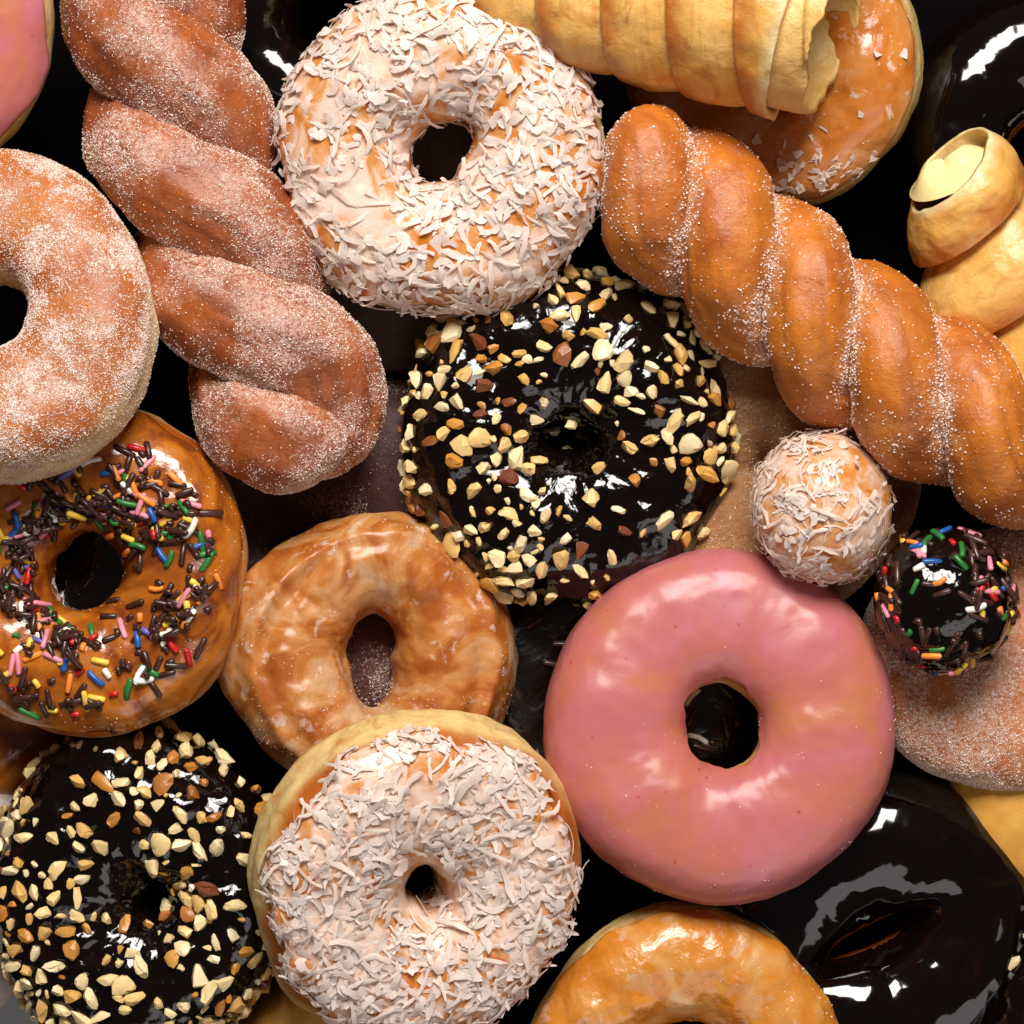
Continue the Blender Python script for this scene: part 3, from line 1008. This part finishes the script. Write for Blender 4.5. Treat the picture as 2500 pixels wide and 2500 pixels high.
SPR = {c: [sprinkle_mesh(700 + 10 * i + j, c) for j in range(5)] for i, c in enumerate(SPC)}
SPR_W = {'brown': 0.56, 'red': 0.055, 'orange': 0.08, 'yellow': 0.075, 'green': 0.075, 'white': 0.045, 'pink': 0.065, 'blue': 0.025, 'violet': 0.02}


def flake_arrays(seed):
    r = np.random.default_rng(seed)
    n = 7
    thin = r.random() < 0.6
    L = r.uniform(0.0026, 0.0064) if thin else r.uniform(0.0012, 0.0034)
    w = r.uniform(0.00035, 0.00085) if thin else r.uniform(0.0006, 0.0015)
    s = np.linspace(-1, 1, n)
    wid = w * (0.72 + 0.45 * r.random(n)) * np.where(np.abs(s) > 0.9, r.uniform(0.2, 0.95, n), 1.0)
    curl = r.uniform(-0.30, 0.22)
    side = r.uniform(-0.45, 0.45)
    tw_ = r.uniform(-0.6, 0.6)
    cup = r.uniform(-0.3, 0.3)
    th = 0.00009
    vs_ = []
    sk = r.uniform(-0.6, 0.6, 2)
    for i in range(n):
        y0 = side * L * (s[i] ** 2 - 0.4) + 0.00015 * r.normal()
        z0 = curl * L * (s[i] ** 2 - 0.4)
        a = tw_ * s[i]
        for lay in (1, -1):
            for q in (1, 0, -1):
                yy = wid[i] * q * (1 if lay > 0 else 0.96)
                zz = cup * w * (q * q - 0.5) + lay * th * (1 if q == 0 else 0.55)
                x = s[i] * L + (sk[0 if i == 0 else 1] * yy if i in (0, n - 1) else 0)
                vs_.append((x, y0 + yy * math.cos(a) - zz * math.sin(a), z0 + yy * math.sin(a) + zz * math.cos(a)))
    V6 = np.array(vs_).reshape(n, 6, 3)
    V, F = [], []

    def strip(cols):
        o = len(V)
        m = len(cols)
        for i in range(n):
            for c in cols:
                V.append(V6[i, c])
        for i in range(n - 1):
            for j in range(m - 1):
                A = o + i * m + j
                F.append((A, A + 1, A + m + 1, A + m))
    strip((0, 1, 2))
    strip((5, 4, 3))
    strip((3, 0))
    strip((2, 5))
    for i, q in ((0, ((0, 3, 4, 1), (1, 4, 5, 2))), (n - 1, ((1, 4, 3, 0), (2, 5, 4, 1)))):
        for c4 in q:
            o = len(V)
            V.extend(V6[i, c] for c in c4)
            F.append((o, o + 1, o + 2, o + 3))
    return np.array(V), np.array(F)[:, ::-1]


FLA = [flake_arrays(300 + i) for i in range(30)]
FLM = [mk_mesh('coconut_flake', v, f, M['coco'], True) for v, f in FLA]


def frame_from(n, yaw, pit=0.0, rol=0.0):
    n = Vector(n)
    x = n.orthogonal().normalized()
    y = n.cross(x)
    m = Matrix((x, y, n)).transposed()
    return m @ Euler((rol, pit, yaw)).to_matrix() if False else m @ Matrix.Rotation(yaw, 3, 'Z') @ Matrix.Rotation(pit, 3, 'Y') @ Matrix.Rotation(rol, 3, 'X')


def put(t, mesh, name, p, R, sc=1.0):
    o = bpy.data.objects.new(name, mesh)
    col.objects.link(o)
    o.parent = t.top or t.e
    o.matrix_basis = Matrix.Translation(Vector(p)) @ (R.to_4x4()) @ Matrix.Scale(sc, 4)
    return o


def poisson(p, dmin, n):
    keep = []
    cells = {}
    for i in range(len(p)):
        d = dmin[i]
        c = tuple((p[i] / 0.008).astype(int))
        ok = True
        for dx in (-1, 0, 1):
            for dy in (-1, 0, 1):
                for dz in (-1, 0, 1):
                    for j in cells.get((c[0] + dx, c[1] + dy, c[2] + dz), ()):
                        if np.sum((p[i] - p[j]) ** 2) < (0.5 * (d + dmin[j])) ** 2:
                            ok = False
                            break
        if ok:
            keep.append(i)
            cells.setdefault(c, []).append(i)
            if len(keep) >= n:
                break
    return np.array(keep, int)


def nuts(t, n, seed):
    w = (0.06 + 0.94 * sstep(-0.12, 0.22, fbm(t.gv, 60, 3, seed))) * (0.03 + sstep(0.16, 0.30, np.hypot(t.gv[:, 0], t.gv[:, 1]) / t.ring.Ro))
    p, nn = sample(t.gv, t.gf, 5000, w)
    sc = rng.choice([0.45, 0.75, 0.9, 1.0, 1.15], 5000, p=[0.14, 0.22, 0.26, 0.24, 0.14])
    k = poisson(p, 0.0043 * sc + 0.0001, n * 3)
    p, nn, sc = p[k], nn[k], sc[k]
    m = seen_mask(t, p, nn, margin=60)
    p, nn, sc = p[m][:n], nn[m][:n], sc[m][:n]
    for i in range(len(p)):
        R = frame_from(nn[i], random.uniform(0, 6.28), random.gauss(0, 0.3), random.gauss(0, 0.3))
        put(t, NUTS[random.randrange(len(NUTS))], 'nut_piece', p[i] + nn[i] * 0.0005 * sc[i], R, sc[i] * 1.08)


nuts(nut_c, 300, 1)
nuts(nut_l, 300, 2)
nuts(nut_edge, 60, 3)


def sprinkles(t, n, dens, weights=SPR_W, indiv=300, sunk=0.0003, pile=0.0012):
    cs, ws = list(weights), np.array(list(weights.values()))
    p, nn = sample(t.gv, t.gf, n * 3, dens)
    m = seen_mask(t, p, nn, margin=60)
    p, nn = p[m][:n], nn[m][:n]
    cells = {}
    rest_v, rest_f, o = [], [], 0
    for i in range(len(p)):
        c = tuple((p[i] / 0.0022).astype(int))
        lvl = cells.get(c, 0)
        cells[c] = lvl + 1
        colr = cs[rng.choice(len(cs), p=ws / ws.sum())]
        R = frame_from(nn[i], random.uniform(0, 6.28), random.gauss(0, 0.10 + 0.15 * (lvl > 0)), 0)
        pos = p[i] + nn[i] * (0.0006 - sunk + pile * min(lvl, 2))
        if i < indiv:
            put(t, SPR[colr][random.randrange(5)], 'sprinkle', pos, R, random.uniform(1.0, 1.2))
        else:
            me = SPR['brown'][random.randrange(5)]
            vv = np.array([tuple(x.co) for x in me.vertices]) @ np.array(R).T * 1.08 + pos
            tri = np.array([tuple(l) for pl in me.polygons for l in [(pl.vertices[0], pl.vertices[k], pl.vertices[k + 1]) for k in range(1, len(pl.vertices) - 1)]])
            rest_v.append(vv)
            rest_f.append(tri + o)
            o += len(vv)
    if rest_v:
        part(t, 'chocolate_sprinkles', np.concatenate(rest_v), np.concatenate(rest_f), M['spr_brown'], body=False, kind='stuff', parent=t.top)


g = spr.gv
rr_ = np.hypot(g[:, 0], g[:, 1]) / (402 * S(0.045))
dn = np.clip(0.05 + 0.18 + sstep(-0.25, 0.35, fbm(g, 75, 3, 71)), 0, 1) * (1 - sstep(0.74, 0.90, rr_)) * sstep(0.26, 0.38, rr_)
sprinkles(spr, 480, dn + 0.004, {**SPR_W, 'brown': 0.30})
dn = np.clip(0.3 + sstep(-0.3, 0.3, fbm(choc_ball.gv, 110, 2, 73)), 0, 1) * (0.12 + np.clip(vert_normals_cache(choc_ball.gv, choc_ball.gf)[:, 2], 0, 1))
sprinkles(choc_ball, 135, dn, {**SPR_W, 'brown': 0.6}, sunk=0.0007, pile=0.0008)
sprinkles(u_sprk, 70, np.ones(len(u_sprk.gv)), {'brown': 0.93, 'red': 0.03, 'white': 0.04})


def coconut(t, n, dens, flat=0.13, indiv=300, scl=(0.7, 1.15), lift=0.0008):
    p, nn = sample(t.gv, t.gf, n * 3, dens)
    m = seen_mask(t, p, nn, margin=60)
    p, nn = p[m][:n], nn[m][:n]
    n = len(p)
    kk = rng.integers(0, len(FLA), n)
    sc = rng.uniform(*scl, n)
    layer = np.where(np.arange(n) < indiv, 1.0, 0.0)
    rv, rf, o = [], [], 0
    for i in range(n):
        R = frame_from(nn[i], random.uniform(0, 6.28), random.gauss(0, flat), random.gauss(0, flat * 1.2))
        pos = p[i] + nn[i] * (lift * (0.1 + 0.8 * layer[i]) + abs(random.gauss(0, 0.0004)))
        if layer[i]:
            put(t, FLM[kk[i]], 'coconut_flake', pos, R, sc[i])
        else:
            v, f = FLA[kk[i]]
            rv.append((v * sc[i]) @ np.array(R).T + pos)
            rf.append(f + o)
            o += len(v)
    if rv:
        part(t, 'coconut_shreds', np.concatenate(rv), np.concatenate(rf), M['coco'], body=False, smooth=True, kind='stuff', parent=t.top)


def coco_d(t, Ro, z, lo=-0.35, hi=0.15, rin=0.15, rout=1.02, seed=5, ctr=(0, 0)):
    g = t.gv
    r = np.hypot(g[:, 0] - ctr[0], g[:, 1] - ctr[1]) / (Ro * S(z))
    return (0.03 + sstep(lo, hi, fbm(g, 60, 3, seed))) * sstep(rin, rin + 0.15, r)


coconut(coco_t, 1050, coco_d(coco_t, 398, 0.052, -0.62, -0.05))
coconut(coco_b, 1180, coco_d(coco_b, 408, 0.060, -0.55, -0.05, seed=8))
coconut(coco_ball, 420, 0.15 + 0.8 * (coco_ball.gv[:, 0] < 0) + sstep(-0.1, 0.25, fbm(coco_ball.gv, 110, 2, 3)), flat=0.15, scl=(0.4, 0.8), lift=0.0003)
# stray dried glaze flakes at the lower end of the top right glazed doughnut
g = glz_tr.gv
k = S(0.035)
cl = np.exp(-(((g[:, 0] - 120 * k) / (90 * k)) ** 2 + ((g[:, 1] + 285 * k) / (60 * k)) ** 2)) + 0.02 * (g[:, 0] > 0)
p, nn = sample(g, glz_tr.gf, 120, cl)
m = seen_mask(glz_tr, p, nn, (0,), 0)
for i in np.nonzero(m)[0][:60]:
    n_ = 5
    th_ = np.sort(rng.random(n_)) * 2 * PI
    rad_ = rng.uniform(0.0008, 0.0020, n_)
    top = np.stack([rad_ * np.cos(th_), rad_ * np.sin(th_), np.full(n_, 0.00012)], -1)
    vv = np.concatenate([top, top * [1, 1, -1]])
    me = bpy.data.meshes.new('glaze_flake')
    me.from_pydata([tuple(x) for x in vv], [], [tuple(range(n_)), tuple(range(2 * n_ - 1, n_ - 1, -1))] + [(a_, a_ + n_, (a_ + 1) % n_ + n_, (a_ + 1) % n_) for a_ in range(n_)])
    me.materials.append(M['flake'])
    put(glz_tr, me, 'glaze_flake', p[i] + nn[i] * 0.0004, frame_from(nn[i], 0, random.gauss(0, 0.25), random.gauss(0, 0.25)))


# one stray sprinkle that fell on the lower coconut doughnut
so = bpy.data.objects.new('sprinkle', SPR['white'][0])
col.objects.link(so)
hit = bvh.ray_cast(Vector((P(1345, 2085, 0.06).x, P(1345, 2085, 0.06).y, 0.3)), Vector((0, 0, -1)))[0]
so.matrix_basis = Matrix.Translation((hit or P(1345, 2085, 0.075)) + Vector((0, 0, 0.0022))) @ Matrix.Rotation(0.35, 4, 'Z') @ Matrix.Rotation(-0.3, 4, 'Y')
so['label'] = 'single stray white sprinkle on the right side of the lower coconut doughnut'
so['category'] = 'sprinkle'
